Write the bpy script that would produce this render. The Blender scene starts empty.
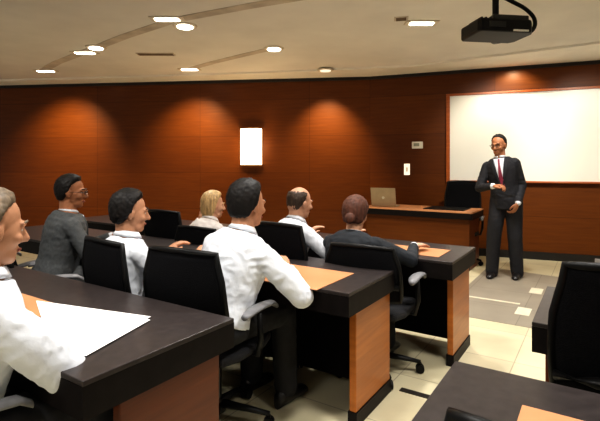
import bpy, bmesh, math, random
from mathutils import Vector, Matrix, Euler, noise
from mathutils.bvhtree import BVHTree
random.seed(7)
PI = math.pi
scn = bpy.context.scene
COL = scn.collection
V = Vector
H = 1.37
U = V((.837, -.547, 0)); W = V((.548, .836, 0))      # along the rows / towards the front of the room
ROWROT = math.atan2(U.y, U.x)
def RC(u, v, z=0): return U*u + W*v + V((0, 0, z))

# ------------------------------------------------------------------ materials
def mat(name, col, rough=.6, metal=0, var=0, vscale=8, bump=0, bscale=60, emit=None, estr=0, spec=.5, stretch=(1, 1, 1), coat=0):
    m = bpy.data.materials.new(name); m.use_nodes = True
    nt = m.node_tree; b = nt.nodes['Principled BSDF']
    b.inputs['Base Color'].default_value = (*col, 1)
    b.inputs['Roughness'].default_value = rough; b.inputs['Metallic'].default_value = metal
    b.inputs['Specular IOR Level'].default_value = spec
    b.inputs['Coat Weight'].default_value = coat
    tc = nt.nodes.new('ShaderNodeTexCoord'); mp = nt.nodes.new('ShaderNodeMapping')
    mp.inputs['Scale'].default_value = stretch
    nt.links.new(tc.outputs['Object'], mp.inputs['Vector'])
    if var:
        n = nt.nodes.new('ShaderNodeTexNoise'); n.inputs['Scale'].default_value = vscale; n.inputs['Detail'].default_value = 4
        nt.links.new(mp.outputs[0], n.inputs['Vector'])
        r = nt.nodes.new('ShaderNodeValToRGB')
        r.color_ramp.elements[0].position = .3; r.color_ramp.elements[1].position = .7
        r.color_ramp.elements[0].color = (*[c*(1-var) for c in col], 1)
        r.color_ramp.elements[1].color = (*[min(1, c*(1+var)) for c in col], 1)
        nt.links.new(n.outputs['Fac'], r.inputs[0]); nt.links.new(r.outputs[0], b.inputs['Base Color'])
    if bump:
        n2 = nt.nodes.new('ShaderNodeTexNoise'); n2.inputs['Scale'].default_value = bscale; n2.inputs['Detail'].default_value = 3
        nt.links.new(mp.outputs[0], n2.inputs['Vector'])
        bp = nt.nodes.new('ShaderNodeBump'); bp.inputs['Strength'].default_value = bump; bp.inputs['Distance'].default_value = .01
        nt.links.new(n2.outputs['Fac'], bp.inputs['Height']); nt.links.new(bp.outputs[0], b.inputs['Normal'])
    if emit:
        b.inputs['Emission Color'].default_value = (*emit, 1); b.inputs['Emission Strength'].default_value = estr
    return m

def wood(name, c1, c2, rough=.35, seams=None, gap=.012, horiz=True, coat=.2):
    """wood veneer; grain runs along local x (or z); optional brick-laid panel seams (width, height) in the local xz plane"""
    m = bpy.data.materials.new(name); m.use_nodes = True
    nt = m.node_tree; b = nt.nodes['Principled BSDF']; L = nt.links
    b.inputs['Roughness'].default_value = rough; b.inputs['Coat Weight'].default_value = coat; b.inputs['Specular IOR Level'].default_value = .25
    b.inputs['Coat Roughness'].default_value = .3
    tc = nt.nodes.new('ShaderNodeTexCoord'); mp = nt.nodes.new('ShaderNodeMapping')
    mp.inputs['Scale'].default_value = (1, 1, 14) if horiz else (14, 14, 1)
    L.new(tc.outputs['Object'], mp.inputs['Vector'])
    n = nt.nodes.new('ShaderNodeTexNoise'); n.inputs['Scale'].default_value = 2.2; n.inputs['Detail'].default_value = 6; n.inputs['Distortion'].default_value = .6
    L.new(mp.outputs[0], n.inputs['Vector'])
    r = nt.nodes.new('ShaderNodeValToRGB'); r.color_ramp.elements[0].position = .3; r.color_ramp.elements[1].position = .72
    r.color_ramp.elements[0].color = (*c1, 1); r.color_ramp.elements[1].color = (*c2, 1)
    L.new(n.outputs['Fac'], r.inputs[0]); out = r.outputs[0]
    if seams:
        sp = nt.nodes.new('ShaderNodeSeparateXYZ'); cb = nt.nodes.new('ShaderNodeCombineXYZ')
        L.new(tc.outputs['Object'], sp.inputs[0]); L.new(sp.outputs[0], cb.inputs[0]); L.new(sp.outputs[2], cb.inputs[1])
        bk = nt.nodes.new('ShaderNodeTexBrick'); bk.offset = 0; bk.inputs['Scale'].default_value = 1
        bk.inputs['Brick Width'].default_value = seams[0]; bk.inputs['Row Height'].default_value = seams[1]
        bk.inputs['Mortar Size'].default_value = gap*.5; bk.inputs['Mortar Smooth'].default_value = .1
        bk.inputs['Color1'].default_value = (1, 1, 1, 1); bk.inputs['Color2'].default_value = (.80, .76, .74, 1)
        bk.inputs['Mortar'].default_value = (.42, .38, .36, 1)
        L.new(cb.outputs[0], bk.inputs['Vector'])
        mx = nt.nodes.new('ShaderNodeMixRGB'); mx.blend_type = 'MULTIPLY'; mx.inputs[0].default_value = 1
        L.new(out, mx.inputs[1]); L.new(bk.outputs['Color'], mx.inputs[2]); out = mx.outputs[0]
    L.new(out, b.inputs['Base Color'])
    return m

def floor_mat(name, c1, c2, tile, rough, grout):
    m = bpy.data.materials.new(name); m.use_nodes = True
    nt = m.node_tree; b = nt.nodes['Principled BSDF']; L = nt.links
    b.inputs['Roughness'].default_value = rough
    tc = nt.nodes.new('ShaderNodeTexCoord')
    bk = nt.nodes.new('ShaderNodeTexBrick'); bk.offset = 0; bk.inputs['Scale'].default_value = 1
    bk.inputs['Brick Width'].default_value = tile; bk.inputs['Row Height'].default_value = tile
    bk.inputs['Mortar Size'].default_value = .004
    bk.inputs['Color1'].default_value = (*c1, 1); bk.inputs['Color2'].default_value = (*c2, 1); bk.inputs['Mortar'].default_value = (*grout, 1)
    L.new(tc.outputs['Object'], bk.inputs['Vector'])
    n = nt.nodes.new('ShaderNodeTexNoise'); n.inputs['Scale'].default_value = 3; n.inputs['Detail'].default_value = 5
    L.new(tc.outputs['Object'], n.inputs['Vector'])
    mr = nt.nodes.new('ShaderNodeMapRange'); mr.inputs['To Min'].default_value = .78; mr.inputs['To Max'].default_value = 1.2
    L.new(n.outputs['Fac'], mr.inputs[0])
    mx = nt.nodes.new('ShaderNodeMixRGB'); mx.blend_type = 'MULTIPLY'; mx.inputs[0].default_value = 1
    L.new(bk.outputs['Color'], mx.inputs[1]); L.new(mr.outputs[0], mx.inputs[2]); L.new(mx.outputs[0], b.inputs['Base Color'])
    return m

M = dict(
 wall=wood('mahogany_wall', (.112, .029, .0024), (.148, .041, .0032), .45, (1.9, .62), .006, coat=.05),
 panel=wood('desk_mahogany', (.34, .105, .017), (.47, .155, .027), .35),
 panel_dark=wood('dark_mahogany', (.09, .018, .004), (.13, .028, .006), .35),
 orange=wood('pad_wood', (.52, .23, .10), (.62, .30, .145), .5),
 frame=wood('board_frame', (.30, .07, .012), (.42, .11, .02), .35),
 top=mat('desk_laminate', (.034, .027, .026), .36, var=.25, vscale=30, spec=.4),
 edge=mat('desk_edge_black', (.008, .006, .006), .5, var=.3, vscale=20, spec=.15),
 ceil=mat('ceiling_paint', (.78, .75, .70), .85, var=.05, vscale=2, bump=.05, bscale=120),
 soffit=mat('soffit_paint', (.86, .82, .74), .8, var=.05, vscale=3),
 groove=mat('ceiling_groove', (.56, .49, .41), .9, var=.2, vscale=4),
 base=mat('baseboard_black', (.012, .010, .009), .5, var=.3, vscale=10),
 floor=floor_mat('beige_tile', (.68, .61, .41), (.62, .555, .37), .60, .42, (.42, .36, .24)),
 stage=floor_mat('grey_tile', (.27, .235, .18), (.31, .27, .21), .60, .45, (.2, .17, .13)),
 stripe=mat('dark_stone_strip', (.035, .028, .022), .4, var=.3, vscale=9),
 lightstreak=mat('pale_light_streak', (.72, .66, .50), .4, var=.1, vscale=9),  # pale colour standing in for light on the floor
 mesh=mat('chair_mesh', (.004, .004, .005), .9, var=.5, vscale=120, bump=.5, bscale=300, spec=.15),
 meshblue=mat('chair_mesh_sheen', (.010, .010, .013), .6, var=.6, vscale=40, bump=.6, bscale=120),
 plastic=mat('black_plastic', (.005, .005, .005), .45, var=.2, vscale=20, spec=.25),
 greyplastic=mat('grey_arm_pad', (.20, .20, .21), .4, var=.15, vscale=20),
 fabric=mat('seat_fabric', (.010, .010, .012), .9, var=.3, vscale=90, bump=.3, bscale=200),
 metal=mat('dark_metal', (.05, .05, .05), .3, metal=.8, var=.1),
 skin=mat('skin', (.50, .245, .135), .55, var=.10, vscale=25, bump=.04, bscale=150),
 skin2=mat('skin_tan', (.40, .165, .075), .55, var=.10, vscale=25, bump=.04, bscale=150),
 skin3=mat('skin_pale', (.58, .31, .19), .55, var=.10, vscale=25, bump=.04, bscale=150),
 lips=mat('lips', (.34, .10, .07), .5, var=.1),
 eyew=mat('eye_white', (.7, .68, .62), .25, var=.03), pupil=mat('eye_iris', (.02, .012, .008), .2, var=.1),
 white=mat('white_shirt', (.76, .79, .84), .8, var=.05, vscale=10, bump=.15, bscale=50),
 white2=mat('striped_pale_shirt', (.66, .68, .72), .8, var=.10, vscale=60, bump=.15, bscale=60, stretch=(1, 1, .1)),
 blouse=mat('pale_blouse', (.72, .66, .62), .8, var=.06, vscale=20),
 suitg=mat('grey_suit', (.085, .090, .092), .85, var=.15, vscale=60, bump=.1, bscale=200),
 suitd=mat('charcoal_suit', (.012, .012, .016), .8, var=.2, vscale=50, bump=.1, bscale=200),
 black=mat('black_cloth', (.010, .010, .012), .85, var=.2, vscale=30),
 navy=mat('black_jacket', (.009, .012, .017), .8, var=.3, vscale=15, bump=.2, bscale=30),
 trous=mat('dark_trousers', (.012, .012, .014), .85, var=.2, vscale=30),
 shoe=mat('black_leather', (.012, .010, .010), .3, var=.2, vscale=20),
 tie=mat('red_tie', (.23, .022, .050), .55, var=.3, vscale=50),
 tie2=mat('dark_tie', (.06, .05, .07), .6, var=.3, vscale=50),
 hblack=mat('black_hair', (.010, .008, .007), .6, var=.4, vscale=60, stretch=(1, 1, .2), spec=.3),
 hbrown=mat('brown_hair', (.055, .032, .018), .6, var=.4, vscale=60, stretch=(1, 1, .2)),
 hred=mat('auburn_hair', (.10, .036, .020), .75, var=.4, vscale=60, stretch=(1, 1, .2)),
 hblond=mat('blonde_hair', (.52, .34, .15), .5, var=.4, vscale=60, stretch=(1, 1, .2)),
 hgrey=mat('greying_hair', (.17, .125, .080), .6, var=.45, vscale=60, stretch=(1, 1, .2)),
 paper=mat('white_paper', (.88, .88, .86), .7, var=.02),
 paper2=mat('cream_paper', (.80, .76, .66), .7, var=.03),
 board=mat('whiteboard', (.86, .85, .78), .35, var=.02, vscale=1),
 trim=mat('aluminium', (.55, .52, .45), .35, metal=.7, var=.05),
 lamp=mat('sconce_glass', (.95, .85, .65), .4, emit=(1, .80, .50), estr=5.5, var=.02),
 sconcemetal=mat('sconce_metal', (.25, .12, .04), .35, metal=.8, var=.1),
 bulb=mat('lamp_lens', (.95, .9, .8), .3, emit=(1, .92, .78), estr=9, var=.02),
 bulbdim=mat('dim_lamp_lens', (.7, .62, .5), .3, emit=(1, .85, .65), estr=.9, var=.02),
 fixture=mat('fixture_trim', (.66, .58, .46), .5, var=.05),
 vent=mat('vent_dark', (.20, .14, .09), .8, var=.2),
 plate=mat('white_plate', (.9, .87, .78), .4, var=.03),
 lcd=mat('grey_display', (.30, .32, .26), .3, var=.1),
 litpl=mat('lit_switch', (.9, .85, .75), .4, emit=(1, .85, .65), estr=.9, var=.02),
 laptop=mat('tan_laptop_shell', (.36, .27, .16), .45, var=.08, vscale=12),
 screen=mat('laptop_screen', (.02, .03, .05), .2, var=.1),
 glass=mat('lens_glass', (.02, .02, .03), .08, var=.1),
 glasses=mat('spectacle_frame', (.01, .01, .01), .3, var=.1),
)

# ------------------------------------------------------------------ mesh helpers
def link(name, me, parent=None, m=None, smooth=False):
    o = bpy.data.objects.new(name, me); COL.objects.link(o)
    if m is not None and len(me.materials) == 0: me.materials.append(m)
    if parent: o.parent = parent
    if smooth:
        for p in me.polygons: p.use_smooth = True
    return o
def fin(name, bm, m, parent=None, smooth=False, bevel=0):
    bmesh.ops.recalc_face_normals(bm, faces=bm.faces)
    me = bpy.data.meshes.new(name); bm.to_mesh(me); bm.free()
    o = link(name, me, parent, m, smooth)
    if bevel:
        bv = o.modifiers.new('bevel', 'BEVEL'); bv.width = bevel; bv.segments = 2; bv.limit_method = 'ANGLE'
    return o
def tag(o, label=None, cat=None, group=None, kind=None):
    if label: o['label'] = label
    if cat: o['category'] = cat
    if group: o['group'] = group
    if kind: o['kind'] = kind
    return o
def empty(name, loc, rz=0, label=None, cat=None, group=None):
    o = bpy.data.objects.new(name, None); COL.objects.link(o); o.location = loc; o.rotation_euler = (0, 0, rz)
    o.empty_display_size = .1
    return tag(o, label, cat, group)
def box(bm, x0, x1, y0, y1, z0, z1, mtx=None):
    vs = [bm.verts.new((x, y, z)) for x in (x0, x1) for y in (y0, y1) for z in (z0, z1)]
    for f in ((0, 1, 3, 2), (4, 6, 7, 5), (0, 4, 5, 1), (2, 3, 7, 6), (0, 2, 6, 4), (1, 5, 7, 3)):
        bm.faces.new([vs[i] for i in f])
    if mtx is not None:
        for v in vs: v.co = mtx @ v.co
    return vs
def prism(bm, pts, z0, z1):
    a = [bm.verts.new((p[0], p[1], z0)) for p in pts]; b = [bm.verts.new((p[0], p[1], z1)) for p in pts]
    bm.faces.new(a[::-1]); bm.faces.new(b)
    n = len(pts)
    for i in range(n): bm.faces.new((a[i], a[(i+1) % n], b[(i+1) % n], b[i]))
def rings_tube(bm, rings, seg=18):
    """rings: (center, xaxis, yaxis, rx, ry [, squareness])"""
    R = []
    for r in rings:
        c, xa, ya, rx, ry = r[:5]
        R.append([bm.verts.new(c + xa*(rx*math.cos(2*PI*k/seg)) + ya*(ry*math.sin(2*PI*k/seg))) for k in range(seg)])
    for a, b in zip(R, R[1:]):
        for k in range(seg): bm.faces.new((a[k], a[(k+1) % seg], b[(k+1) % seg], b[k]))
    bm.faces.new(R[0][::-1]); bm.faces.new(R[-1])
def frame_for(d):
    d = d.normalized(); a = V((0, 0, 1)) if abs(d.z) < .9 else V((1, 0, 0))
    x = d.cross(a).normalized(); y = x.cross(d).normalized(); return x, y
def capsule(bm, p, q, r0, r1, seg=14):
    p = V(p); q = V(q); d = q-p
    if d.length < 1e-5: d = V((0, 0, 1e-4))
    x, y = frame_for(d); dn = d.normalized(); rg = []
    for a in (-85, -55, -25): rg.append((p + dn*(r0*math.sin(math.radians(a))), x, y, r0*math.cos(math.radians(a)), r0*math.cos(math.radians(a))))
    rg.append((p, x, y, r0, r0)); rg.append((q, x, y, r1, r1))
    for a in (25, 55, 85): rg.append((q + dn*(r1*math.sin(math.radians(a))), x, y, r1*math.cos(math.radians(a)), r1*math.cos(math.radians(a))))
    rings_tube(bm, rg, seg)
def limb(bm, pts, rad, seg=14):
    for i in range(len(pts)-1): capsule(bm, pts[i], pts[i+1], rad[i], rad[i+1], seg)
def ellip(bm, c, r, mtx=None, sub=3):
    g = bmesh.ops.create_icosphere(bm, subdivisions=sub, radius=1)
    for v in g['verts']:
        v.co = V((v.co.x*r[0]+c[0], v.co.y*r[1]+c[1], v.co.z*r[2]+c[2]))
        if mtx is not None: v.co = mtx @ v.co
def pipe(bm, pts, r, seg=10):
    pts = [V(p) for p in pts]; rg = []; px = None
    for i, p in enumerate(pts):
        d = (pts[min(i+1, len(pts)-1)] - pts[max(i-1, 0)]).normalized()
        if px is None: x, y = frame_for(d)
        else:
            x = (px - d*px.dot(d)).normalized(); y = d.cross(x).normalized()
        px = x; rg.append((p, x, y, r, r))
    rings_tube(bm, rg, seg)
def remesh(bm, voxel, smooth_it=4, wrinkle=0, wscale=14, seed=0):
    bmesh.ops.recalc_face_normals(bm, faces=bm.faces)
    me = bpy.data.meshes.new('tmp'); bm.to_mesh(me); bm.free()
    o = bpy.data.objects.new('tmp', me); COL.objects.link(o)
    r = o.modifiers.new('r', 'REMESH'); r.mode = 'VOXEL'; r.voxel_size = voxel
    if smooth_it:
        s = o.modifiers.new('s', 'SMOOTH'); s.factor = .5; s.iterations = smooth_it
    dg = bpy.context.evaluated_depsgraph_get(); dg.update()
    out = bpy.data.meshes.new_from_object(o.evaluated_get(dg))
    COL.objects.unlink(o); bpy.data.objects.remove(o); bpy.data.meshes.remove(me)
    if wrinkle:
        ns = [v.normal.copy() for v in out.vertices]
        for v, n in zip(out.vertices, ns):
            p = v.co*wscale + V((seed*3.1, 0, 0))
            a = noise.noise(V((p.x, p.y, p.z*.55))); b = noise.noise(V((p.x*.6+p.z*.9, p.y*2.2, p.z*1.6-p.x*.5)))
            v.co += n*(wrinkle*(.35*a + .30*(1-abs(b)*3.2)))
    for p in out.polygons: p.use_smooth = True
    return out

# ------------------------------------------------------------------ the room
def struct(name, bm, m, **k):
    o = fin(name, bm, m, **k); o['kind'] = 'structure'; return o
CE = 2.85
bm = bmesh.new(); box(bm, -9, 9, -3.5, 9.5, -.06, 0)
fl = struct('floor', bm, M['floor']); 
fl.rotation_euler = (0, 0, ROWROT)
# keep the slab large enough after turning it with the rows
fl.location = (0, 2, 0)
bm = bmesh.new(); prism(bm, [(-1.25, 4.28), (.35, 4.28), (.35, 6.30), (-1.25, 6.52)], 0, .003)
struct('trim_1', bm, M['stage']).rotation_euler = (0, 0, ROWROT)
bm = bmesh.new(); prism(bm, [tuple(RC(u, v))[:2] for u, v in ((-1.02, 2.655), (-.23, 2.655), (-.23, 2.70), (-1.02, 2.70))], 0, .004)
struct('trim_2', bm, M['stripe'])
bm = bmesh.new(); prism(bm, [tuple(RC(u, v))[:2] for u, v in ((-1.18, 4.93), (-.66, 4.93), (-.66, 4.97), (-1.18, 4.97))], .003, .006)
struct('trim_3', bm, M['lightstreak'])  # line of lit floor, painted as a thin pale strip
for k, (u, v) in enumerate(((-.66, 4.60), (-.64, 5.44))):  # light streaks on the floor, put in as pale patches
    bm = bmesh.new(); prism(bm, [tuple(RC(u+a, v+b))[:2] for a, b in ((0, 0), (.12, 0), (.12, .24), (0, .24))], .003, .006)
    struct('trim_%d' % (4+k), bm, M['lightstreak'])

bm = bmesh.new(); box(bm, -9, 9, -3, 10, CE, CE+.08)
struct('ceiling', bm, M['ceil'])

WL0 = V((1.15, 7.55, 0)); WLd = V((-.992, .127, 0)).normalized()
WF0 = V((1.15, 7.55, 0)); WFd = V((.930, -.366, 0)).normalized()
def wall(name, p0, p1, h0, h1, th, m, inward, zt=None):
    """upright slab from p0 to p1, local x along the wall, thickness away from the room"""
    d = (p1-p0); L = d.length; a = math.atan2(d.y, d.x)
    n = V((-d.y, d.x, 0)).normalized(); s = 1 if n.dot(inward) < 0 else -1
    bm = bmesh.new(); box(bm, 0, L, min(0, s*th), max(0, s*th), h0, h1)
    o = struct(name, bm, m); o.location = p0; o.rotation_euler = (0, 0, a); return o
IN = V((0, -1, 0))
wall('wall_left', WL0 + WLd*8.6, WL0, 0, CE, .15, M['wall'], IN)
wall('wall_front', WF0, WF0 + WFd*6.2, 0, CE, .15, M['wall'], IN)
for nm, a, b in (('baseboard_left', WL0 + WLd*8.6, WL0), ('baseboard_front', WF0, WF0 + WFd*6.2)):
    off = IN*.0
    d = (b-a).normalized(); n = V((-d.y, d.x, 0)); n = n if n.dot(IN) > 0 else -n
    o = wall(nm, a + n*.022, b + n*.022, 0, .11, .02, M['base'], IN)
# black reveal where wall meets ceiling
for nm, a, b in (('trim_6', WL0 + WLd*8.6, WL0), ('trim_7', WF0, WF0 + WFd*6.2)):
    d = (b-a).normalized(); n = V((-d.y, d.x, 0)); n = n if n.dot(IN) > 0 else -n
    wall(nm, a + n*.017, b + n*.017, CE-.075, CE-.001, .015, M['base'], IN)
# dropped soffit border that follows the walls
bm = bmesh.new()
prism(bm, [(WL0+WLd*8.5+IN*.03)[:2], (WL0+WLd*8.5+IN*.42)[:2], (-2, 7.50), (.4, 7.05), (1.71, 6.75), (3.56, 5.50), (6.2, 3.75), (WF0+WFd*6.1+IN*.03)[:2], (WL0+IN*.03)[:2]], CE-.028, CE+.01)
struct('trim_8', bm, M['soffit'])
# shallow grooves that join the ceiling lights
def strip(name, pts, w, z0, z1, m):
    bm = bmesh.new(); vs = []
    pts = [V((*p, 0)) for p in pts]
    for i, p in enumerate(pts):
        d = (pts[min(i+1, len(pts)-1)] - pts[max(i-1, 0)]).normalized(); n = V((-d.y, d.x, 0))*w/2
        vs.append([bm.verts.new(q) for q in ((p+n)+V((0, 0, z0)), (p-n)+V((0, 0, z0)), (p-n)+V((0, 0, z1)), (p+n)+V((0, 0, z1)))])
    for a, b in zip(vs, vs[1:]):
        for k in range(4): bm.faces.new((a[k], a[(k+1) % 4], b[(k+1) % 4], b[k]))
    bm.faces.new(vs[0]); bm.faces.new(vs[-1][::-1])
    return struct(name, bm, m)
strip('trim_9', [(.9, 3.6), (.2, 3.95), (-.46, 4.25), (-1.3, 4.68), (-2.0, 5.25), (-2.77, 5.95), (-3.5, 6.6), (-4.1, 7.25)], .13, CE-.006, CE+.01, M['groove'])
strip('trim_10', [(-.25, 5.72), (-.75, 6.15), (-1.25, 6.6), (-1.75, 7.1)], .12, CE-.006, CE+.01, M['groove'])

# ------------------------------------------------------------------ ceiling lights and vents
def ceil_light(x, y, rz, label, kind='pair', lens=None, zc=CE):
    t = empty('ceiling_light', (x, y, zc), rz, label, 'ceiling light', 'recessed ceiling lights')
    lens = lens or M['bulb']
    if kind == 'pair':
        bm = bmesh.new(); box(bm, -.17, .17, -.07, .07, -.012, 0); fin('frame', bm, M['fixture'], t, bevel=.004)
        for sx in (-.085, .085):
            bm = bmesh.new(); bmesh.ops.create_cone(bm, cap_ends=True, segments=20, radius1=.05, radius2=.055, depth=.016, matrix=Matrix.Translation((sx, 0, -.016))); fin('lens', bm, lens, t)
    elif kind == 'bar':
        bm = bmesh.new(); box(bm, -.17, .17, -.07, .07, -.012, 0); fin('frame', bm, M['fixture'], t, bevel=.004)
        bm = bmesh.new(); box(bm, -.12, .12, -.04, .04, -.022, -.010); fin('lens', bm, lens, t, bevel=.004)
    else:
        bm = bmesh.new(); bmesh.ops.create_cone(bm, cap_ends=True, segments=28, radius1=.12, radius2=.13, depth=.014, matrix=Matrix.Translation((0, 0, -.007))); fin('frame', bm, M['fixture'], t)
        bm = bmesh.new(); bmesh.ops.create_cone(bm, cap_ends=True, segments=28, radius1=.08, radius2=.085, depth=.012, matrix=Matrix.Translation((0, 0, -.018))); fin('lens', bm, lens, t)
    return t
ceil_light(-1.34, 4.62, 0, 'bar lamp nearest the top edge in the left half of the ceiling', 'bar')
ceil_light(-1.22, 4.86-.0, 0, 'bright lamp just below and right of the highest left ceiling lamp', 'round')
ceil_light(-2.82, 6.0, 0, 'bar shaped ceiling lamp at mid height on the left half', 'bar')
ceil_light(-2.56, 5.75, 0, 'small round ceiling lamp at the right tip of the left bar lamp', 'round')
ceil_light(-3.98, 7.17, 0, 'leftmost ceiling lamp low over the far left of the wall', 'bar')
ceil_light(-.33, 5.8, .0, 'single bright lamp in the middle of the ceiling above the wall sconce', 'round')
ceil_light(-1.70, 7.05, 0, 'ceiling lamp nearest the wall, between sconce and grey suited man', 'bar')
ceil_light(1.26, 4.75, 0, 'bright ceiling lamp left of the hanging projector', 'bar')
ceil_light(.39, 7.02, 0, 'dim unlit looking ceiling lamp near the wall corner', 'round', M['bulbdim'], CE-.02)
def vent(x, y, L, rz, label):
    t = empty('ceiling_vent', (x, y, CE), rz, label, 'vent')
    bm = bmesh.new(); box(bm, -L/2, L/2, -.06, .06, -.008, 0); fin('frame', bm, M['groove'], t)
    for k in range(4):
        bm = bmesh.new(); box(bm, -L/2+.02, L/2-.02, -.045+k*.026, -.033+k*.026, -.014, -.007); fin('slat', bm, M['vent'], t)
vent(-1.92, 6.1, .5, 0, 'slim dark air vent in the left part of the ceiling')
vent(1.02, 4.62, .14, -.2, 'small vent beside the ceiling lamp left of the projector')

# ------------------------------------------------------------------ projector
pj = empty('projector', (1.56, 3.60, 2.425), math.radians(8), 'black projector hanging from the ceiling on a pole, cable looped to its right', 'projector')
pj.scale = (1.22, 1.22, 1.22)
bm = bmesh.new()
prism(bm, [(-.20, -.10), (-.19, -.13), (.14, -.13), (.18, -.08), (.18, .10), (.15, .14), (-.18, .14), (-.20, .11)], -.042, .040)
fin('casing', bm, M['plastic'], pj, bevel=.012)
bm = bmesh.new(); prism(bm, [(-.10, -.11), (.14, -.11), (.12, .11), (-.08, .11)], .040, .070); fin('mount_plate', bm, M['metal'], pj, bevel=.006)
bm = bmesh.new(); capsule(bm, (-.02, 0, .07), (-.02, 0, (CE-2.425)/1.22-.010), .020, .020); fin('pole', bm, M['plastic'], pj, True)
bm = bmesh.new(); bmesh.ops.create_cone(bm, cap_ends=True, segments=24, radius1=.07, radius2=.075, depth=.02, matrix=Matrix.Translation((-.02, 0, (CE-2.425)/1.22-.010))); fin('ceiling_plate', bm, M['plastic'], pj)
bm = bmesh.new(); bmesh.ops.create_cone(bm, cap_ends=True, segments=24, radius1=.045, radius2=.038, depth=.05, matrix=Matrix.Translation((.08, .155, 0)) @ Matrix.Rotation(-PI/2, 4, 'X')); l_ = fin('lens_barrel', bm, M['metal'], pj)
bm = bmesh.new(); ellip(bm, (.08, .178, 0), (.034, .012, .034), sub=2); fin('lens_glass', bm, M['glass'], l_, True)
for k in range(5):
    bm = bmesh.new(); box(bm, -.175+k*.028, -.163+k*.028, -.10, .05, .040, .052); fin('cooling_fin', bm, M['plastic'], pj)
bm = bmesh.new(); box(bm, -.14, -.03, -.134, -.129, -.015, .018); fin('connector_panel', bm, M['metal'], pj)
bm = bmesh.new(); box(bm, .02, .12, -.136, -.129, -.038, -.028); fin('light_strip', bm, M['plate'], pj)
pts = []
P_ = [V((-.01, 0, .30)), V((.01, 0, .235)), V((.09, 0, .195)), V((.18, 0, .155)), V((.235, -.01, .10)), V((.242, -.02, .045)), V((.215, -.02, .0)), V((.16, -.02, -.012))]
for i in range(len(P_)-1):
    a, b, c, d = P_[max(i-1, 0)], P_[i], P_[i+1], P_[min(i+2, len(P_)-1)]
    for s in range(8):
        t = s/8; pts.append(.5*((2*b)+(c-a)*t+(2*a-5*b+4*c-d)*t*t+(3*b-a-3*c+d)*t**3))
pts.append(P_[-1]); bm = bmesh.new(); pipe(bm, pts, .013); fin('cable', bm, M['plastic'], pj, True)

# ------------------------------------------------------------------ wall fittings
def onwall(p0, d, ratio):     # point on the wall line seen along x/y = ratio
    t = (ratio*p0.y - p0.x)/(d.x - ratio*d.y); return p0 + d*t
AF = math.atan2(WFd.y, WFd.x); AL = math.atan2(-WLd.y, -WLd.x)
# whiteboard: local x along wall, y into the wall
b0 = WF0 + WFd*1.26
wb = empty('whiteboard', (b0.x, b0.y, 0), AF, 'wide white writing board in a wooden frame on the front wall behind the presenter', 'whiteboard')
BW = 3.7; z0, z1 = 1.137, 2.43
bm = bmesh.new(); box(bm, .0, BW, -.03, -.002, z0, z1); fin('board_surface', bm, M['board'], wb)
for nm, a in (('frame_rail', (-.055, BW+.055, -.05, -.002, z1, z1+.035)), ('frame_rail', (-.055, BW+.055, -.05, -.002, z0-.03, z0)), ('frame_rail', (-.055, 0, -.05, -.002, z0, z1)), ('frame_rail', (BW, BW+.055, -.05, -.002, z0, z1))):
    bm = bmesh.new(); box(bm, *a); fin(nm, bm, M['frame'], wb, bevel=.004)
bm = bmesh.new(); box(bm, .4, BW-.2, -.085, -.05, z0-.025, z0-.01); fin('pen_tray', bm, M['frame'], wb, bevel=.004)
# sconce
s0 = onwall(WL0, WLd, (251.5-300)/458)
sc = empty('wall_sconce', (s0.x, s0.y, 1.68), AL, 'glowing rectangular wall sconce on the wooden wall', 'wall lamp')
bm = bmesh.new(); box(bm, -.16, .16, -.03, -.002, -.28, .28); fin('back_plate', bm, M['sconcemetal'], sc, bevel=.004)
bm = bmesh.new()
rg = []
for k in range(9):
    a = PI*k/8; rg.append((-.185*math.cos(a), -.03-.07*math.sin(a)))
prism(bm, rg, -.305, .305); fin('shade', bm, M['lamp'], sc)
for z in (-.312, .312):
    bm = bmesh.new(); prism(bm, [(x*1.03, y*1.03+.001) for x, y in rg], z-.007, z+.007); fin('shade_rim', bm, M['sconcemetal'], sc)
# wall control panel and switch
c0 = onwall(WF0, WFd, (417.5-300)/458)
t = empty('thermostat', (c0.x, c0.y, 1.685), AF, 'small pale wall thermostat left of the whiteboard', 'thermostat')
bm = bmesh.new(); box(bm, -.085, .085, -.03, -.002, -.055, .055); fin('housing', bm, M['plate'], t, bevel=.008)
bm = bmesh.new(); box(bm, -.055, .03, -.034, -.03, -.018, .03); fin('display', bm, M['lcd'], t)
c0 = onwall(WF0, WFd, (407-300)/458)
t = empty('light_switch', (c0.x, c0.y, 1.30), AF, 'narrow lit switch plate below and left of the thermostat', 'switch')
bm = bmesh.new(); box(bm, -.045, .045, -.014, -.002, -.09, .09); fin('cover_plate', bm, M['litpl'], t, bevel=.004)
bm = bmesh.new(); box(bm, -.016, .016, -.022, -.014, -.035, .035); fin('rocker', bm, M['plate'], t, bevel=.003)

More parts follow.
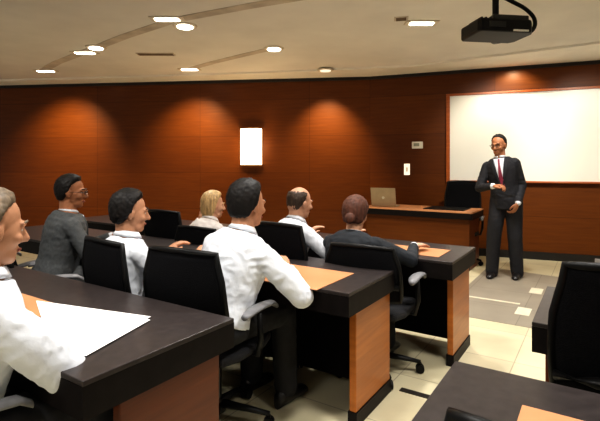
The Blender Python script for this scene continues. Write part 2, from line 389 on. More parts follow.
# ------------------------------------------------------------------ desks
def desk(u0, u1, v0, v1, label, end='right', pm='panel', foot=True):
    """long classroom desk; local x along the row, y towards the front"""
    o = RC(u0, v0); L = u1-u0; D = v1-v0
    t = empty('classroom_desk', (o.x, o.y, 0), ROWROT, label, 'desk')
    bm = bmesh.new(); box(bm, 0, L, 0, D, .722, .74); fin('desktop', bm, M['top'], t, bevel=.003)
    bm = bmesh.new()
    for a in ((0, L, 0, .03, .62, .722), (0, L, D-.03, D, .62, .722), (0, .03, .03, D-.03, .62, .722), (L-.03, L, .03, D-.03, .62, .722)): box(bm, *a)
    fin('edge_band', bm, M['edge'], t)
    pa, pb = .15, D-.05
    xs = (L-.075, L-.035) if end == 'right' else (.035, .075)
    bm = bmesh.new(); box(bm, xs[0], xs[1], pa, pb, .075, .62); fin('end_panel', bm, M[pm], t, bevel=.004)
    bm = bmesh.new(); box(bm, xs[0]-.006, xs[1]+.006, pa-.005, pb+.005, .0, .075); fin('plinth', bm, M['edge'], t)
    bm = bmesh.new(); box(bm, .04 if end == 'left' else .04, L-.04, D-.10, D-.075, .03, .62); fin('modesty_panel', bm, M['edge'], t)  # black here paints in the shadow under the desk
    n = 3
    for k in range(1, n):
        x = L*k/n
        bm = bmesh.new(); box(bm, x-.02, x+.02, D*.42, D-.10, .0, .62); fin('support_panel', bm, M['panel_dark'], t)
    return t
VA, VB, VC = 1.43, 2.67, 3.68
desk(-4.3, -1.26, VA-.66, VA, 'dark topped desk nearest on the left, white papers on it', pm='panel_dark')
desk(-4.9, -1.03, VB-.66, VB, 'dark topped desk in the second row, orange end panel in the middle of the view')
desk(-5.2, -.80, VC-.66, VC, 'dark topped desk in the third row, orange end panel nearest the presenter')
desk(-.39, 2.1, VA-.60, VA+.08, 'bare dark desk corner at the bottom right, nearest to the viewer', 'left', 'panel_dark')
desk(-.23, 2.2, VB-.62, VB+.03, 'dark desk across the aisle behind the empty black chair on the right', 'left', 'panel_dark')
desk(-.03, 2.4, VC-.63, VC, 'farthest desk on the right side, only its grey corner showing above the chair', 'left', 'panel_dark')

def pad(u, v, w, d, label, m='orange', grp='tan desk pads', z=.7402):
    o = RC(u, v); bm = bmesh.new(); box(bm, 0, w, 0, d, 0, .004)
    p = fin('desk_pad', bm, M[m], None, bevel=.0015); p.location = (o.x, o.y, z); p.rotation_euler = (0, 0, ROWROT)
    return tag(p, label, 'desk pad', grp)
pad(-1.80, 1.97, .61, .42, 'tan desk pad in front of the white shirted man in the middle')
pad(-1.52, 3.13, .60, .30, 'tan desk pad under the hand of the woman in black')
pad(-.17, .90, .62, .42, 'tan desk pad on the nearest right desk at the bottom edge')
pad(-2.62, 1.99, .60, .40, 'tan desk pad in front of the dark haired man in white shirt on the left')
pad(-2.36, .87, .42, .26, 'tan desk pad peeking out behind the white papers')
# papers on the near desk: (230 mm wide sheets fanned out)
def sheet(pts, z, label, m='paper'):
    bm = bmesh.new(); c = sum((V((*p, 0)) for p in pts), V())/len(pts)
    prism(bm, [(p[0]-c.x, p[1]-c.y) for p in pts], 0, .0012)
    o = fin('paper_sheet', bm, M[m]); o.location = (c.x, c.y, z); return tag(o, label, 'paper', 'papers on the near left desk')
def px(x, y, z=.745):         # where a sight line meets a level plane, used only to lay out the papers
    d = 458*(H-z)/(y-165); return ((x-300)/458*d, d)
sheet([(-.604, 1.848), (-.950, 1.955), (-1.03, 1.63), (-.70, 1.50)], .7445, 'large white paper lying under the topmost sheet, towards the aisle')
sheet([px(151, 317), px(90, 349), px(50, 345), px(36, 301)], .7460, 'top white sheet on the near left desk beside the sleeve')

# instructor's desk
o = RC(-2.90, 6.08)
t = empty('instructor_desk', (o.x, o.y, 0), ROWROT, 'wooden instructor desk at the front with laptop on its top', 'desk')
L, D = 1.54, .66
bm = bmesh.new(); box(bm, 0, L, 0, D, .745, .765); fin('desktop', bm, M['orange'], t, bevel=.003)
bm = bmesh.new(); 
for a in ((0, L, 0, .03, .665, .745), (0, L, D-.03, D, .665, .745), (0, .03, .03, D-.03, .665, .745), (L-.03, L, .03, D-.03, .665, .745)): box(bm, *a)
fin('edge_band', bm, M['edge'], t)
bm = bmesh.new(); box(bm, .05, L-.05, .05, .08, .06, .665); fin('front_panel', bm, M['wall'], t)
for x in (.05, L-.09):
    bm = bmesh.new(); box(bm, x, x+.04, .08, D-.04, .0, .665); fin('side_panel', bm, M['panel_dark'], t)
bm = bmesh.new(); box(bm, .05, L-.05, .045, .08, 0, .06); fin('plinth', bm, M['edge'], t)
bm = bmesh.new(); box(bm, .86, 1.40, .12, .54, 0, .012)
o = RC(-2.90, 6.08); p = fin('desk_mat', bm, M['plastic'], bevel=.004); p.location = (o.x, o.y, .7655); p.rotation_euler = (0, 0, ROWROT)
tag(p, 'flat black mat on the instructor desk top', 'desk mat')
o = RC(-2.62, 6.22)
t = empty('laptop', (o.x, o.y, .7655), ROWROT+math.radians(8), 'tan laptop open on the instructor desk, its lid back towards the class', 'laptop')
bm = bmesh.new(); box(bm, -.18, .18, 0, .24, 0, .018); k_ = fin('base', bm, M['laptop'], t, bevel=.004)
for r_ in range(4):
    bm = bmesh.new(); box(bm, -.14, .14, .03+r_*.025, .05+r_*.025, .018, .021); fin('key_row', bm, M['plastic'], k_)
mt = Matrix.Rotation(math.radians(14), 4, 'X')
bm = bmesh.new(); box(bm, -.18, .18, -.008, .004, .008, .285, mt); l_ = fin('lid', bm, M['laptop'], t, bevel=.004)
bm = bmesh.new(); box(bm, -.16, .16, .004, .006, .025, .270, mt); fin('screen', bm, M['screen'], l_)
bm = bmesh.new(); 
bmesh.ops.create_cone(bm, cap_ends=True, segments=20, radius1=.02, radius2=.02, depth=.002, matrix=mt @ Matrix.Translation((0, -.009, .14)) @ Matrix.Rotation(PI/2, 4, 'X')); fin('lid_disc', bm, M['trim'], l_)

# ------------------------------------------------------------------ chairs
def make_chair(mesh_mat='mesh', top=.955, name='office_chair', arms=True):
    t = empty(name, (0, 0, 0))
    # seat cushion
    bm = bmesh.new(); rg = []
    pts = [(-.20, -.22), (-.235, -.12), (-.245, .10), (-.21, .22), (0, .25), (.21, .22), (.245, .10), (.235, -.12), (.20, -.22)]
    prism(bm, pts, .405, .455); fin('seat', bm, M['fabric'], t, bevel=.018)
    # curved backrest
    def back_pt(s, h):   # s -1..1 across, h 0..1 up
        z = .53 + (top-.53)*h; y = -.235 - .075*h - .03*math.sin(PI*h) + .045*s*s
        w = .225 + .018*math.sin(PI*min(1, h*1.1)) - .022*max(0, h-.7)/.3
        return V((s*w, y, z))
    bm = bmesh.new(); n, m_ = 12, 12; g = []
    for i in range(m_+1):
        g.append([[bm.verts.new(back_pt(-1+2*j/n, i/m_) + V((0, dy, 0))) for j in range(n+1)] for dy in (-.006, .006)])
    for i in range(m_):
        for j in range(n):
            for f in (0, 1): bm.faces.new((g[i][f][j], g[i][f][j+1], g[i+1][f][j+1], g[i+1][f][j]))
    for i in range(m_):
        for j in (0, n): bm.faces.new((g[i][0][j], g[i][1][j], g[i+1][1][j], g[i+1][0][j]))
    for j in range(n):
        for i in (0, m_): bm.faces.new((g[i][0][j], g[i][1][j], g[i][1][j+1], g[i][0][j+1]))
    fin('backrest', bm, M[mesh_mat], t, True)
    per = [back_pt(-1, i/10) for i in range(11)] + [back_pt(-1+2*j/10, 1) + V((0, 0, .012*math.sin(PI*j/10))) for j in range(1, 10)] + [back_pt(1, 1-i/10) for i in range(11)] + [back_pt(1-2*j/10, 0) for j in range(1, 11)]
    bm = bmesh.new(); pipe(bm, per, .014); fin('back_frame', bm, M['plastic'], t, True)
    bm = bmesh.new(); pipe(bm, [back_pt(-.97, .30)+V((0, -.01, 0)), back_pt(-.5, .33)+V((0, -.02, 0)), back_pt(0, .34)+V((0, -.025, 0)), back_pt(.5, .33)+V((0, -.02, 0)), back_pt(.97, .30)+V((0, -.01, 0))], .018); fin('lumbar_bar', bm, M['plastic'], t, True)
    bm = bmesh.new(); pipe(bm, [V((0, -.05, .385)), V((0, -.20, .39)), V((0, -.285, .45)), V((0, -.285, .60)), V((0, -.305, .70))], .024); fin('back_stem', bm, M['plastic'], t, True)
    for s in ((-1, 1) if arms else ()):
        bm = bmesh.new(); pipe(bm, [V((s*.17, .0, .40)), V((s*.26, .0, .41)), V((s*.285, -.01, .50)), V((s*.285, -.03, .635))], .016)
        a = fin('armrest', bm, M['plastic'], t, True)
        bm = bmesh.new(); rg = []
        for k in range(9):
            q = k/8; y = -.16 + .30*q; z = .645 + .012*math.sin(PI*q) - .02*(q > .9)
            w = .035*(1-.5*abs(2*q-1)**4); rg.append((V((s*(.285-.01*math.sin(PI*q)), y, z)), V((1, 0, 0)), V((0, 0, 1)), w, .014))
        rings_tube(bm, rg, 12); fin('arm_pad', bm, M['greyplastic'], a, True)
    bm = bmesh.new(); capsule(bm, (0, 0, .12), (0, 0, .38), .028, .024); box(bm, -.10, .10, -.12, .10, .375, .405); fin('gas_column', bm, M['metal'], t)
    bm = bmesh.new(); bmesh.ops.create_cone(bm, cap_ends=True, segments=18, radius1=.05, radius2=.035, depth=.07, matrix=Matrix.Translation((0, 0, .10))); fin('hub', bm, M['plastic'], t)
    for k in range(5):
        a = 2*PI*k/5 + .3; d = V((math.cos(a), math.sin(a), 0)); n_ = V((-d.y, d.x, 0))
        bm = bmesh.new(); rings_tube(bm, [(d*.03+V((0, 0, .105)), n_, V((0, 0, 1)), .026, .022), (d*.17+V((0, 0, .09)), n_, V((0, 0, 1)), .020, .016), (d*.29+V((0, 0, .072)), n_, V((0, 0, 1)), .016, .012)], 10)
        l = fin('base_leg', bm, M['plastic'], t, True)
        bm = bmesh.new()
        for s in (-1, 1):
            bmesh.ops.create_cone(bm, cap_ends=True, segments=16, radius1=.028, radius2=.028, depth=.016, matrix=Matrix.Translation(d*.285+n_*(s*.013)+V((0, 0, .0285))) @ Matrix.Rotation(a, 4, 'Z') @ Matrix.Rotation(PI/2, 4, 'X'))
        box(bm, -.010, .010, -.006, .006, .03, .068, Matrix.Translation(d*.285) @ Matrix.Rotation(a, 4, 'Z'))
        fin('caster', bm, M['plastic'], l)
    return t
def kids(o): return [c for c in list(COL.objects) if c.parent is o]
def dup(o, parent=None):
    c = o.copy(); COL.objects.link(c)
    if parent: c.parent = parent
    for k in kids(o): dup(k, c)
    return c
def place(c, u, v, turn, label, group=None):
    o = RC(u, v); c.location = (o.x, o.y, 0); c.rotation_euler = (0, 0, ROWROT+math.radians(turn))
    return tag(c, label, 'chair', group)
proto = make_chair()
G1 = 'black mesh office chairs'
chairs = [
 (-1.71, 1.80, 6, 'black mesh chair back of the white shirted man in the middle'),
 (-2.23, 1.77, -8, 'black mesh chair behind the dark haired man in white on the left'),
 (-3.13, 1.72, -25, 'black mesh chair of the man in the grey suit'),
 (-3.75, 1.78, 0, 'empty black chair in the second row left of the grey suited man'),
 (-1.78, .62, -4, 'black chair under the man at the left edge of the view'),
 (-1.26, 2.86, 4, 'black chair of the woman in the black jacket, castered base beside third desk'),
 (-1.84, 2.84, -6, 'black mesh chair of the balding man'),
 (-2.72, 2.90, 0, 'low black chair back directly in front of the blonde woman'),
 (-3.24, 3.00, 0, 'empty black chair in the third row left of the blonde woman'),
 (.10, 1.97, 2, 'large empty black mesh chair at the right edge, across the aisle'),
 (-.015, 1.05, 3, 'empty black chair pushed under the nearest right desk, only its back top corner showing'),
]
low = make_chair(top=.86); low2 = dup(low); tall = make_chair(top=1.05, arms=False); armless = make_chair(arms=False)
for i, (u, v, tn, lb) in enumerate(chairs):
    c = proto if i == 0 else low if i == 5 else low2 if i == 7 else tall if i == 9 else armless if i == 10 else dup(proto)
    place(c, u, v, tn, lb, G1)
c = make_chair('mesh', 1.12, 'executive_chair'); place(c, -1.64, 6.62, 180+8, 'taller black chair behind the instructor desk beside the presenter')
c['category'] = 'chair'

# ------------------------------------------------------------------ people
def ik(S, T, l1, l2, pole):
    d = T-S; D = min(d.length, (l1+l2)*.995); dn = d.normalized(); T = S+dn*D
    a = (l1*l1-l2*l2+D*D)/(2*D); h = math.sqrt(max(l1*l1-a*a, 0))
    p = (pole - dn*pole.dot(dn)).normalized(); return S+dn*a+p*h, T
def hand_mesh(bm, wrist, d, back, side, s=1, curl=.5, glob=1.0):
    """d finger direction, back = back of hand normal, side = thumb side direction"""
    d = d.normalized(); back = (back - d*back.dot(d)).normalized(); sd = side - d*side.dot(d) - back*side.dot(back)
    sd = sd.normalized()
    P = lambda x, y, z: wrist + sd*(x*s) + d*(y*s) + back*(z*s)
    rings_tube(bm, [(P(0, -.02, 0), sd, back, .027*s, .020*s), (P(0, .02, 0), sd, back, .035*s, .019*s), (P(0, .06, 0), sd, back, .042*s, .017*s), (P(0, .095, -.003), sd, back, .040*s, .013*s)], 14)
    for x, L, r in ((.031, .070, .0090), (.011, .080, .0095), (-.010, .074, .0090), (-.030, .058, .0080)):
        a = P(x, .088, -.002); ang = .25*curl; pts = [a]; rr = [r*s*1.1]
        for seg, k in ((.45, 1), (.32, 1), (.23, 1)):
            ang += curl*.75; a = a + (d*math.cos(ang) - back*math.sin(ang))*(L*seg*s) + sd*(x*.08*s); pts.append(a); rr.append(rr[-1]*.92)
        limb(bm, pts, rr, 10)
    limb(bm, [P(.026, .018, -.006), P(.050, .045, -.014), P(.056, .072, -.022), P(.050, .094, -.030)], [.014*s, .0125*s, .0110*s, .009*s], 10)

def hairline(y, style):
    pts = {'short': [(-1, -.98), (-.40, -.92), (-.12, -.55), (.06, -.42), (.16, .0), (.38, .30), (.62, .50), (1, .52)],
           'recede': [(-1, -.95), (-.40, -.88), (-.12, -.50), (.06, -.35), (.16, .08), (.30, .40), (.55, .66), (1, .72)],
           'bald': [(-1, -.95), (-.40, -.88), (-.12, -.50), (.06, -.38), (.16, .02), (.34, .25), (.5, .9), (1, 1.2)],
           'long': [(-1, -1.3), (-.2, -1.3), (.0, -1.2), (.20, -.35), (.42, .22), (.65, .48), (1, .52)],
           'up': [(-1, -.98), (-.40, -.90), (-.10, -.40), (.12, .0), (.38, .30), (.65, .48), (1, .50)]}[style]
    for a, b in zip(pts, pts[1:]):
        if y <= b[0]: return a[1] + (b[1]-a[1])*(y-a[0])/(b[0]-a[0])
    return pts[-1][1]
def sstep(a, b, x):
    t = max(0, min(1, (x-a)/(b-a))); return t*t*(3-2*t)

def person(name, label, pose, face_deg, head_xy=None, top=None, hips=None, lean=15, side=0, headface=None, pitch=0, tilt=0, s=1.0,
           rh=None, lh=None, rpole=None, lpole=None, sleeve=1.0, outfit='shirt', cloth='white', skin='skin', hair='hblack', style='short', thick=.014,
           glasses=False, shrink=1.0, hair_len=0, rcurl=.4, lcurl=.4, vox=.0065, wr=.007, rhd=None, lhd=None, seed=1, tie=None, build=1.0, beard=False):
    rz = math.radians(face_deg-90)                # local +y faces face_deg
    hs = s
    if pose == 'sit':
        pel = V((0, 0, .545)); 
    else: pel = V((0, 0, .95*s))
    a = math.radians(lean); b = math.radians(side)
    if top is not None: LS = (top - pel.z - (.132*math.cos(a*.5) + .118)*hs)/math.cos(a)/math.cos(b)
    else: LS = .50*s
    sd = V((math.sin(b), math.sin(a)*math.cos(b), math.cos(a)*math.cos(b))).normalized()
    right = V((1, 0, 0)); right = (right - sd*right.dot(sd)).normalized(); fwd = sd.cross(right).normalized()
    k = LS/.50
    SP = lambda t, x=0, y=0: pel + sd*(t*k) + right*x + fwd*y
    neckb = SP(.50)
    nd = (sd + V((0, .05, 1))).normalized()
    hc = neckb + nd*(.132*hs)
    # head frame
    hy = math.radians((headface if headface is not None else face_deg) - face_deg)
    HM = Matrix.Translation(hc + nd*.0) @ Matrix.Rotation(hy, 4, 'Z') @ Matrix.Rotation(math.radians(-pitch), 4, 'X') @ Matrix.Rotation(math.radians(tilt), 4, 'Y') @ Matrix.Scale(hs, 4)
    # root location
    if head_xy is not None:
        c, sn = math.cos(rz), math.sin(rz)
        loc = V((head_xy[0] - (hc.x*c - hc.y*sn), head_xy[1] - (hc.x*sn + hc.y*c), 0))
    else: loc = V((hips[0], hips[1], 0))
    root = empty('person', loc, rz, label, 'person')
    bw = build
    # joints
    RS, LSh = SP(.395, .158*bw*s, 0), SP(.395, -.158*bw*s, 0)
    ul, fl_ = .285*s, .255*s
    rh = V(rh); lh = V(lh)
    RE, RW = ik(RS, rh, ul, fl_, V(rpole or (.5, -.5, -.8))); LE, LW = ik(LSh, lh, ul, fl_, V(lpole or (-.5, -.5, -.8)))
    if pose == 'sit':
        legs = []
        for q in (-1, 1):
            legs.append([V((q*.085, .02, .545)), V((q*.12, .43*s, .535)), V((q*.13, .44*s, .10))])
        lr = [.082*s, .062*s, .042*s]
    else:
        legs = [[V((-.085, 0, .93*s)), V((-.10, .02, .50*s)), V((-.12, -.03, .09))], [V((.085, 0, .93*s)), V((.13, .06, .50*s)), V((.15, .07, .09))]]
        lr = [.088*s, .060*s, .045*s]
    # ---------------- body
    bm = bmesh.new()
    def torso(bm, g, lo=-.07, hi=.50):
        prof = [(-.10, .10, .08), (-.04, .155, .115), (.03, .165, .125), (.13, .145, .112), (.24, .155, .118), (.33, .170, .120), (.39, .172, .110), (.425, .158, .100), (.455, .125, .086), (.48, .092, .074), (.505, .066, .064), (.53, .055, .056)]
        rings_tube(bm, [(SP(t, 0, .012*math.sin(PI*min(1, max(0, t/.45)))), right, fwd, (rx+g)*bw*s, (ry+g)*bw*s) for t, rx, ry in prof if lo <= t <= hi], 24)
    torso(bm, -.016, -.2, .6)
    capsule(bm, SP(.46), hc + HM.to_3x3() @ V((0, -.025, -.03)), .062*s, .057*hs)
    for S_, E_, W_ in ((RS, RE, RW), (LSh, LE, LW)):
        limb(bm, [S_, E_, W_], [.044*s, .038*s, .027*s])
    for lg in legs:
        limb(bm, lg, [r-.012 for r in lr]); limb(bm, [lg[2], lg[2]+V((0, .05, -.05))], [.030, .024])
    el = lambda c, r, m_=None: ellip(bm, c, r, HM if m_ is None else m_)
    el((0, -.012, .030), (.075, .094, .088)); el((0, .030, -.012), (.066, .062, .085)); el((0, .035, -.078), (.050, .050, .040))
    el((0, -.040, -.025), (.064, .062, .062)); el((0, .062, -.095), (.024, .026, .022)); el((0, .010, -.055), (.062, .055, .045))
    hp = lambda *c: HM @ V(c)
    capsule(bm, hp(0, .086, .012), hp(0, .108, -.030), .009*hs, .0145*hs, 10)
    for q in (-1, 1):
        capsule(bm, hp(q*.010, .092, .020), hp(q*.045, .078, .020), .010*hs, .009*hs, 8)
        capsule(bm, hp(q*.010, .094, -.036), hp(q*.012, .092, -.034), .009*hs, .009*hs, 8)
        el((q*.044, .062, -.028), (.020, .022, .020)); el((q*.077, -.004, -.012), (.009, .019, .031)); el((q*.083, -.010, -.004), (.007, .016, .022))
    el((0, .084, -.066), (.022, .011, .011))
    # hands
    for side_, W_, E_, dd, cu in ((1, RW, RE, rhd, rcurl), (-1, LW, LE, lhd, lcurl)):
        fd = (W_-E_).normalized(); d = V(dd).normalized() if dd else (fd + V((0, 0, .15))).normalized()
        bk = V((0, 0, 1)) if abs(d.z) < .8 else V((side_*1, .3, 0))
        th = V((-side_, .4, 0)) if abs(d.z) < .8 else V((0, 1, 0))
        hand_mesh(bm, W_ + d*.012, d, bk, th, s, cu)
    me = remesh(bm, vox, 2)
    body = link('body', me, root, M[skin], True)
    # ---------------- face pieces
    for q in (-1, 1):
        bm = bmesh.new(); ellip(bm, (q*.030, .0735, .000), (.0120, .0105, .0085), HM, 3)
        o = fin('eye', bm, M['eyew'], root, True); o.data.materials.append(M['pupil'])
        ctr = HM @ V((q*.030, .085, .0))
        for p in o.data.polygons:
            if (p.center - ctr).length < .0065: p.material_index = 1
        bm = bmesh.new(); pipe(bm, [hp(q*.013, .098, .024), hp(q*.030, .0935, .029), hp(q*.050, .079, .024)], .0042*hs, 8); fin('eyebrow', bm, M[hair], root, True)
    bm = bmesh.new(); pipe(bm, [hp(-.022, .084, -.067), hp(-.010, .093, -.0645), hp(0, .0945, -.066), hp(.010, .093, -.0645), hp(.022, .084, -.067)], .0048*hs, 8); fin('lips', bm, M['lips'], root, True)
    if glasses:
        bm = bmesh.new()
        for q in (-1, 1):
            pipe(bm, [hp(q*.031+.021*math.cos(2*PI*j/16), .103, .0+.015*math.sin(2*PI*j/16)) for j in range(17)], .0022, 6)
            pipe(bm, [hp(q*.052, .102, .003), hp(q*.074, .085, .006), hp(q*.084, .0, .004)], .0022, 6)
        pipe(bm, [hp(-.010, .103, .003), hp(.010, .103, .003)], .0022, 6)
        fin('glasses', bm, M['glasses'], root, True)
    # ---------------- hair
    bm = bmesh.new(); g = bmesh.ops.create_icosphere(bm, subdivisions=5, radius=1)
    for v in bm.verts:
        d = v.co.normalized(); y, z = d.y, d.z
        hl = hairline(y, style) + .05*noise.noise(d*7+V((seed, 0, 0)))
        inn = sstep(hl-.04, hl+(.26 if y < .2 else .42), z)
        if style == 'bald': inn *= 1 - sstep(.48, .66, z + .15*noise.noise(d*6))
        th = thick*(1 + .35*(z > 0)*z) if style != 'bald' else thick*.7
        n1 = noise.noise(V((d.x*26, d.y*26, d.z*7)) + V((seed*2, 0, 0)))*.0045 + noise.noise(d*9+V((0, seed, 0)))*.004
        off = -.014 + inn*(.014 + th + n1)
        c = V((d.x*(.076+off), -.012 + d.y*(.095+off), .030 + d.z*(.089+off)))
        if style == 'long' and z < 0 and inn > .5:
            c.z -= (-z)*hair_len; c.y -= .012*(-z)
            c.x *= 1 + .18*(-z)
        if z < 0 and style != 'long' and y < .35:      # carry the back and sides down towards the nape
            q = sstep(.35, -.1, y); zz = -z; rr = math.sqrt(max(1e-6, 1-z*z)); full = (1 - zz**5)**.5 if zz < 1 else 0
            c.z = .030 + z*(.089 + .030*q + off)
            k_ = 1 + q*(max(full*.98, rr)/max(rr, .25) - 1)*.75
            if k_ > 1.6: k_ = 1.6
            c.x *= 1 + (k_-1)*.55; c.y = -.012 + (c.y+.012)*(1 + (k_-1)*.62) + .018*q*zz*zz
        v.co = HM @ c
    if style == 'up':
        ellip(bm, (0, -.118, -.035), (.040, .034, .042), HM, 4)
    fin('hair', bm, M[hair], root, True)
    if beard:
        bm = bmesh.new(); ellip(bm, (0, .037, -.080), (.0515, .0525, .040), HM, 4)
        for v in list(bm.verts):
            pass
        fin('beard', bm, M[hair], root, True)
    # ---------------- clothes
    jk = outfit in ('suit', 'jacket'); g = .016 if jk else .010
    bm = bmesh.new(); torso(bm, g, (-.05 if jk else -.035) if pose == 'sit' else -.2, .485)
    if pose != 'sit':
        rings_tube(bm, [(pel+V((0, 0, -.14)), V((1, 0, 0)), V((0, 1, 0)), .185*bw*s, .135*s), (pel+V((0, 0, -.02)), V((1, 0, 0)), V((0, 1, 0)), .180*bw*s, .135*s), (pel+V((0, 0, .10)), V((1, 0, 0)), V((0, 1, 0)), .160*bw*s, .125*s)], 24)
    elif jk:
        rings_tube(bm, [(SP(-.09), right, fwd, .190*bw*s, .14*s), (SP(0), right, fwd, .188*bw*s, .145*s), (SP(.1), right, fwd, .170*bw*s, .13*s)], 24)
    gw = .016 if jk else .014
    for S_, E_, W_ in ((RS, RE, RW), (LSh, LE, LW)):
        wv = E_ + (W_-E_)*.90
        limb(bm, [S_ - V((0, 0, .004)), S_ + (E_-S_)*.5, E_, wv], [(.060 + (.005 if jk else 0))*s, (.050+gw*.5)*s*sleeve, (.044+gw*.5)*s*sleeve, (.030+gw*.6)*s*sleeve], 16)
    me = remesh(bm, .0075, 3, wr, 13, seed)
    cl = link('jacket' if jk else 'shirt', me, root, M[cloth], True)
    # collar
    bm = bmesh.new(); cx, cy = right, fwd; n = 20; cr = (.053 if jk else .064)*hs; R = []
    for j in range(n+1):
        an = PI/2 + .16 + (2*PI-.32)*j/n
        base_ = SP(.485) + cx*math.cos(an)*(cr+.010) + cy*math.sin(an)*(cr+.008)
        topv = base_ + nd*((.024 if jk else .036)*hs) - (cx*math.cos(an)+cy*math.sin(an))*.010
        outv = base_ + (cx*math.cos(an)+cy*math.sin(an))*.012 + nd*.004
        R.append([bm.verts.new(base_), bm.verts.new(topv), bm.verts.new(outv)])
    for p_, q_ in zip(R, R[1:]):
        for j in range(3): bm.faces.new((p_[j], p_[(j+1) % 3], q_[(j+1) % 3], q_[j]))
    bm.faces.new(R[0]); bm.faces.new(R[-1][::-1])
    fin('collar', bm, M['white' if jk else cloth], root, True)
    if jk:
        for W_, E_ in ((RW, RE), (LW, LE)):
            bm = bmesh.new(); dn = (W_-E_).normalized(); capsule(bm, E_+(W_-E_)*.88, W_-dn*.001, .036*s, .034*s); fin('shirt_cuff', bm, M['white'], root, True)
        bvh = BVHTree.FromPolygons([v.co.copy() for v in cl.data.vertices], [tuple(p.vertices) for p in cl.data.polygons])
        def patch(nm, fa, fb, t0, t1, off, m, nr=14, nc=6):
            bm = bmesh.new(); G = []
            for i in range(nr+1):
                t_ = t0+(t1-t0)*i/nr; row = []
                for j in range(nc+1):
                    x = fa(t_) + (fb(t_)-fa(t_))*j/nc; o_ = SP(t_, x, .6); hit = bvh.ray_cast(o_, -fwd)
                    p_ = (hit[0] if hit[0] else SP(t_, x, .1)) + fwd*off; row.append(bm.verts.new(p_))
                G.append(row)
            back = [[bm.verts.new(v.co - fwd*(off+.004)) for v in row] for row in G]
            for i in range(nr):
                for j in range(nc):
                    bm.faces.new((G[i][j], G[i][j+1], G[i+1][j+1], G[i+1][j])); bm.faces.new((back[i][j], back[i+1][j], back[i+1][j+1], back[i][j+1]))
            for i in range(nr):
                for j in (0, nc): bm.faces.new((G[i][j], G[i+1][j], back[i+1][j], back[i][j]))
            for j in range(nc):
                for i in (0, nr): bm.faces.new((G[i][j], back[i][j], back[i][j+1], G[i][j+1]))
            fin(nm, bm, M[m], root, True)
        tl = .12; w_ = lambda t_: .062*max(0, (t_-tl)/(.47-tl)) + .001
        patch('shirt_front', lambda t_: -w_(t_), w_, tl, .475, .003, 'white')
        if tie: patch('tie', lambda t_: -(.011+.022*max(0, (.40-t_)/.28)), lambda t_: .011+.022*max(0, (.40-t_)/.28), tl, .47, .007, tie)
        for q in (-1, 1):
            patch('lapel', lambda t_: q*w_(t_), lambda t_: q*(w_(t_)+.012+.040*math.sin(PI*max(0, min(1, (t_-tl)/(.50-tl)))**1.6)), tl-.01, .465, .008, cloth, nc=4)
    else:
        bm = bmesh.new()
        for j in range(6):
            ellip(bm, tuple(SP(.06+.065*j, 0, (.125+.008)*bw*s)), (.005, .004, .005), None, 2)
        fin('button_row', bm, M['paper2'], root, True)
    # trousers
    bm = bmesh.new()
    if pose == 'sit':
        ellip(bm, (0, .01, .535), (.178*bw*s, .150*s, .085*s), None, 3)
        for lg in legs: limb(bm, [lg[0], lg[1], lg[2]+V((0, 0, .0))], [lr[0]+.006, lr[1]+.012, lr[2]+.024], 16)
    else:
        ellip(bm, tuple(pel+V((0, 0, -.04))), (.165*s, .12*s, .12*s), None, 3)
        for lg in legs: limb(bm, [lg[0], lg[1], lg[2]+V((0, .01, -.035))], [lr[0]+.012, lr[1]+.024, lr[2]+.026], 16)
    tm = {'suit': cloth}.get(outfit, 'trous')
    link('trousers', remesh(bm, .009, 3, .006, 10, seed+3), root, M[tm], True)
    for lg in legs:
        bm = bmesh.new(); an = lg[2]; rg = []
        for y, w2, h in ((-.085, .020, .030), (-.07, .034, .045), (-.02, .038, .058), (.05, .042, .042), (.12, .048, .030), (.17, .040, .024), (.195, .018, .015)):
            rg.append((V((an.x, an.y+y, h)), V((1, 0, 0)), V((0, 0, 1)), w2, h))
        rings_tube(bm, rg, 16); fin('shoe', bm, M['shoe'], root, True)
    return root

FV = math.degrees(math.atan2(W.y, W.x))     # direction the rows face, 56.8 deg
D_ = .785                                     # wrist height over the desk
person('a', 'man in white shirt with black hair seen from behind, leaning on the middle desk', 'sit', FV-2, head_xy=(-.285, 2.50), top=1.275, lean=22, side=4, headface=FV-12, pitch=4,
       rh=(.17, .40, D_), lh=(-.20, .46, D_), rpole=(1, -.4, -.6), sleeve=1.15, hair='hblack', thick=.018, s=1.02, seed=1, build=1.12, wr=.010)
person('b', 'man in white shirt with black hair in profile, between grey suit and middle man', 'sit', FV-8, head_xy=(-1.00, 2.70), top=1.21, lean=12, headface=28, pitch=6,
       rh=(.18, .44, D_), lh=(-.16, .44, D_), hair='hblack', thick=.018, s=.99, seed=2, skin='skin', build=1.02, wr=.009)
person('c', 'man in grey suit with glasses and dark hair, in profile on the left', 'sit', 38, head_xy=(-1.725, 3.46), top=1.285, lean=12, headface=14, pitch=4,
       rh=(.20, .42, D_), lh=(-.12, .44, D_), outfit='suit', cloth='suitg', tie='tie2', glasses=True, hair='hblack', thick=.015, s=1.0, seed=3, skin='skin2', build=1.1)
person('d', 'man in white shirt cut by the left edge, greying hair, leaning on the nearest desk', 'sit', FV-6, head_xy=(-1.015, 1.50), top=1.285, lean=14, headface=52, pitch=8,
       rh=(-.01, .22, D_+.02), lh=(-.42, .20, D_+.01), sleeve=1.30, rpole=(1.2, .25, -.42), hair='hgrey', thick=.012, s=1.03, seed=4, skin='skin', build=1.08, wr=.006, vox=.0055)
person('e', 'woman with auburn hair tied up, in black jacket, seen from behind', 'sit', FV, head_xy=(.395, 3.24), top=1.13, lean=28, side=-3, headface=FV+6, pitch=10,
       rh=(.30, .50, D_), lh=(-.20, .46, D_), rpole=(1, -.4, -.6), outfit='jacket', cloth='navy', hair='hred', style='up', thick=.024, s=.93, seed=5, skin='skin3', rhd=(.3, 1, .05), rcurl=.25, build=1.12)
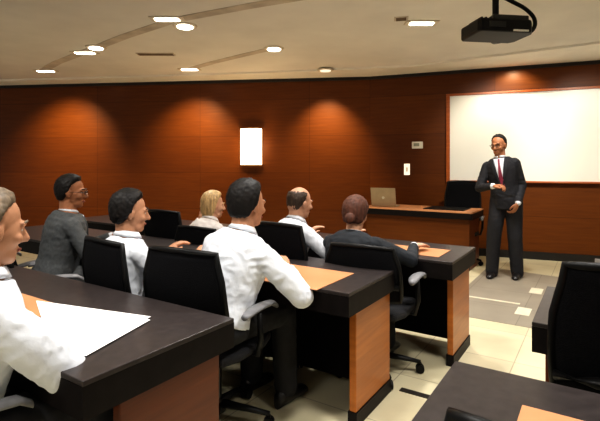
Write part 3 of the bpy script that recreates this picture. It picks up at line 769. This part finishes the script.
person('f', 'balding man in a pale striped shirt in the third row, head turned right', 'sit', FV-18, head_xy=(.0, 3.50), top=1.20, lean=24, headface=32, pitch=8,
       rh=(.20, .44, D_), lh=(-.20, .44, D_), rpole=(1, -.3, -.8), cloth='white2', hair='hbrown', style='bald', thick=.012, s=.98, seed=6, skin='skin3', build=1.03)
person('g', 'woman with blonde hair in a pale blouse, profile to the right, third row', 'sit', FV-10, head_xy=(-.755, 4.00), top=1.13, lean=24, headface=24, pitch=6,
       rh=(.16, .40, D_), lh=(-.24, .22, .87), lhd=(.2, .3, 1), lcurl=.5, cloth='blouse', hair='hblond', style='long', hair_len=.075, thick=.018, s=.92, seed=7, skin='skin3')
person('h', 'presenter standing in dark suit with red tie in front of the whiteboard', 'stand', 237, hips=(2.53, 5.62), lean=3, side=8, headface=222, pitch=10, s=1.025,
       rh=(.10, .28, 1.12), lh=(-.15, .12, .92), rpole=(.9, -.5, -.7), lpole=(-.35, -1, -.1), outfit='suit', cloth='suitd', tie='tie', glasses=True, hair='hblack', style='recede', thick=.010, seed=8, skin='skin2', rcurl=.7, build=.96, rhd=(-.9, .3, .1), lhd=(.4, .2, -1), lcurl=.6)

# ------------------------------------------------------------------ camera
cam = bpy.data.objects.new('camera', bpy.data.cameras.new('camera')); COL.objects.link(cam)
cam.location = (0, 0, H); cam.rotation_euler = (PI/2, 0, 0)
cam.data.sensor_width = 36; cam.data.lens = 458/600*36; cam.data.shift_y = -45.5/600; cam.data.clip_start = .05
scn.camera = cam

# ------------------------------------------------------------------ light
def spot(loc, aim, power, cone, blend=.6, col=(1, .80, .55), r=.04):
    l = bpy.data.lights.new('spot', 'SPOT'); l.energy = power; l.spot_size = math.radians(cone); l.spot_blend = blend; l.color = col; l.shadow_soft_size = r
    o = bpy.data.objects.new('spot', l); COL.objects.link(o); o.location = loc
    o.rotation_euler = (V(aim)-V(loc)).to_track_quat('-Z', 'Y').to_euler(); return o
zl = CE-.05
wallaim = lambda x, dz=1.45: (x, 7.697-.128*x, dz)
WC = (1, .72, .40)
spot((-3.98, 7.17, zl), wallaim(-4.15), 290, 86, 1, WC)
spot((-1.72, 7.05, zl), wallaim(-1.85), 260, 86, 1, WC)
spot((.39, 7.00, zl-.03), wallaim(.45), 210, 80, 1, WC)
spot((3.06, 6.50, zl), (3.14, 6.70, 2.2), 26, 130, .6, (1, .80, .5))
spot((5.3, 5.62, zl), (5.38, 5.82, 2.2), 26, 130, .6, (1, .80, .5))
for x, y in ((-1.34, 4.62), (-2.82, 6.0), (-.33, 5.8), (1.26, 4.75)):
    spot((x, y, zl), (x, y-.05, 0), 115, 110, .8, (1, .95, .87))
# overhead spots added without fixtures to light the room
for x, y in ((-2.2, 2.2), (-.6, 1.6), (.9, 1.9), (.2, 3.3), (2.6, 3.4), (1.9, .6), (-1.3, .2), (2.3, 4.9)):
    spot((x, y, CE-.03), (x, y, 0), 150, 125, .8, (1, .97, .93), .12)
l = bpy.data.lights.new('sconce_light', 'POINT'); l.energy = 14; l.color = (1, .66, .33); l.shadow_soft_size = .1
o = bpy.data.objects.new('sconce_light', l); COL.objects.link(o); o.location = (s0.x-.02, s0.y-.24, 1.68)
# board wash
for x, y in ((2.2, 4.9), (3.3, 4.4), (4.5, 4.0)):
    spot((x, y, CE-.04), (x+.75, y+1.9, 1.55), 190, 62, .8, (1, .95, .85), .1)
w = bpy.data.worlds.new('world'); scn.world = w; w.use_nodes = True
w.node_tree.nodes['Background'].inputs[0].default_value = (1, .95, .89, 1); w.node_tree.nodes['Background'].inputs[1].default_value = .30
scn.view_settings.view_transform = 'Standard'; scn.view_settings.look = 'Medium High Contrast'; scn.view_settings.exposure = 0
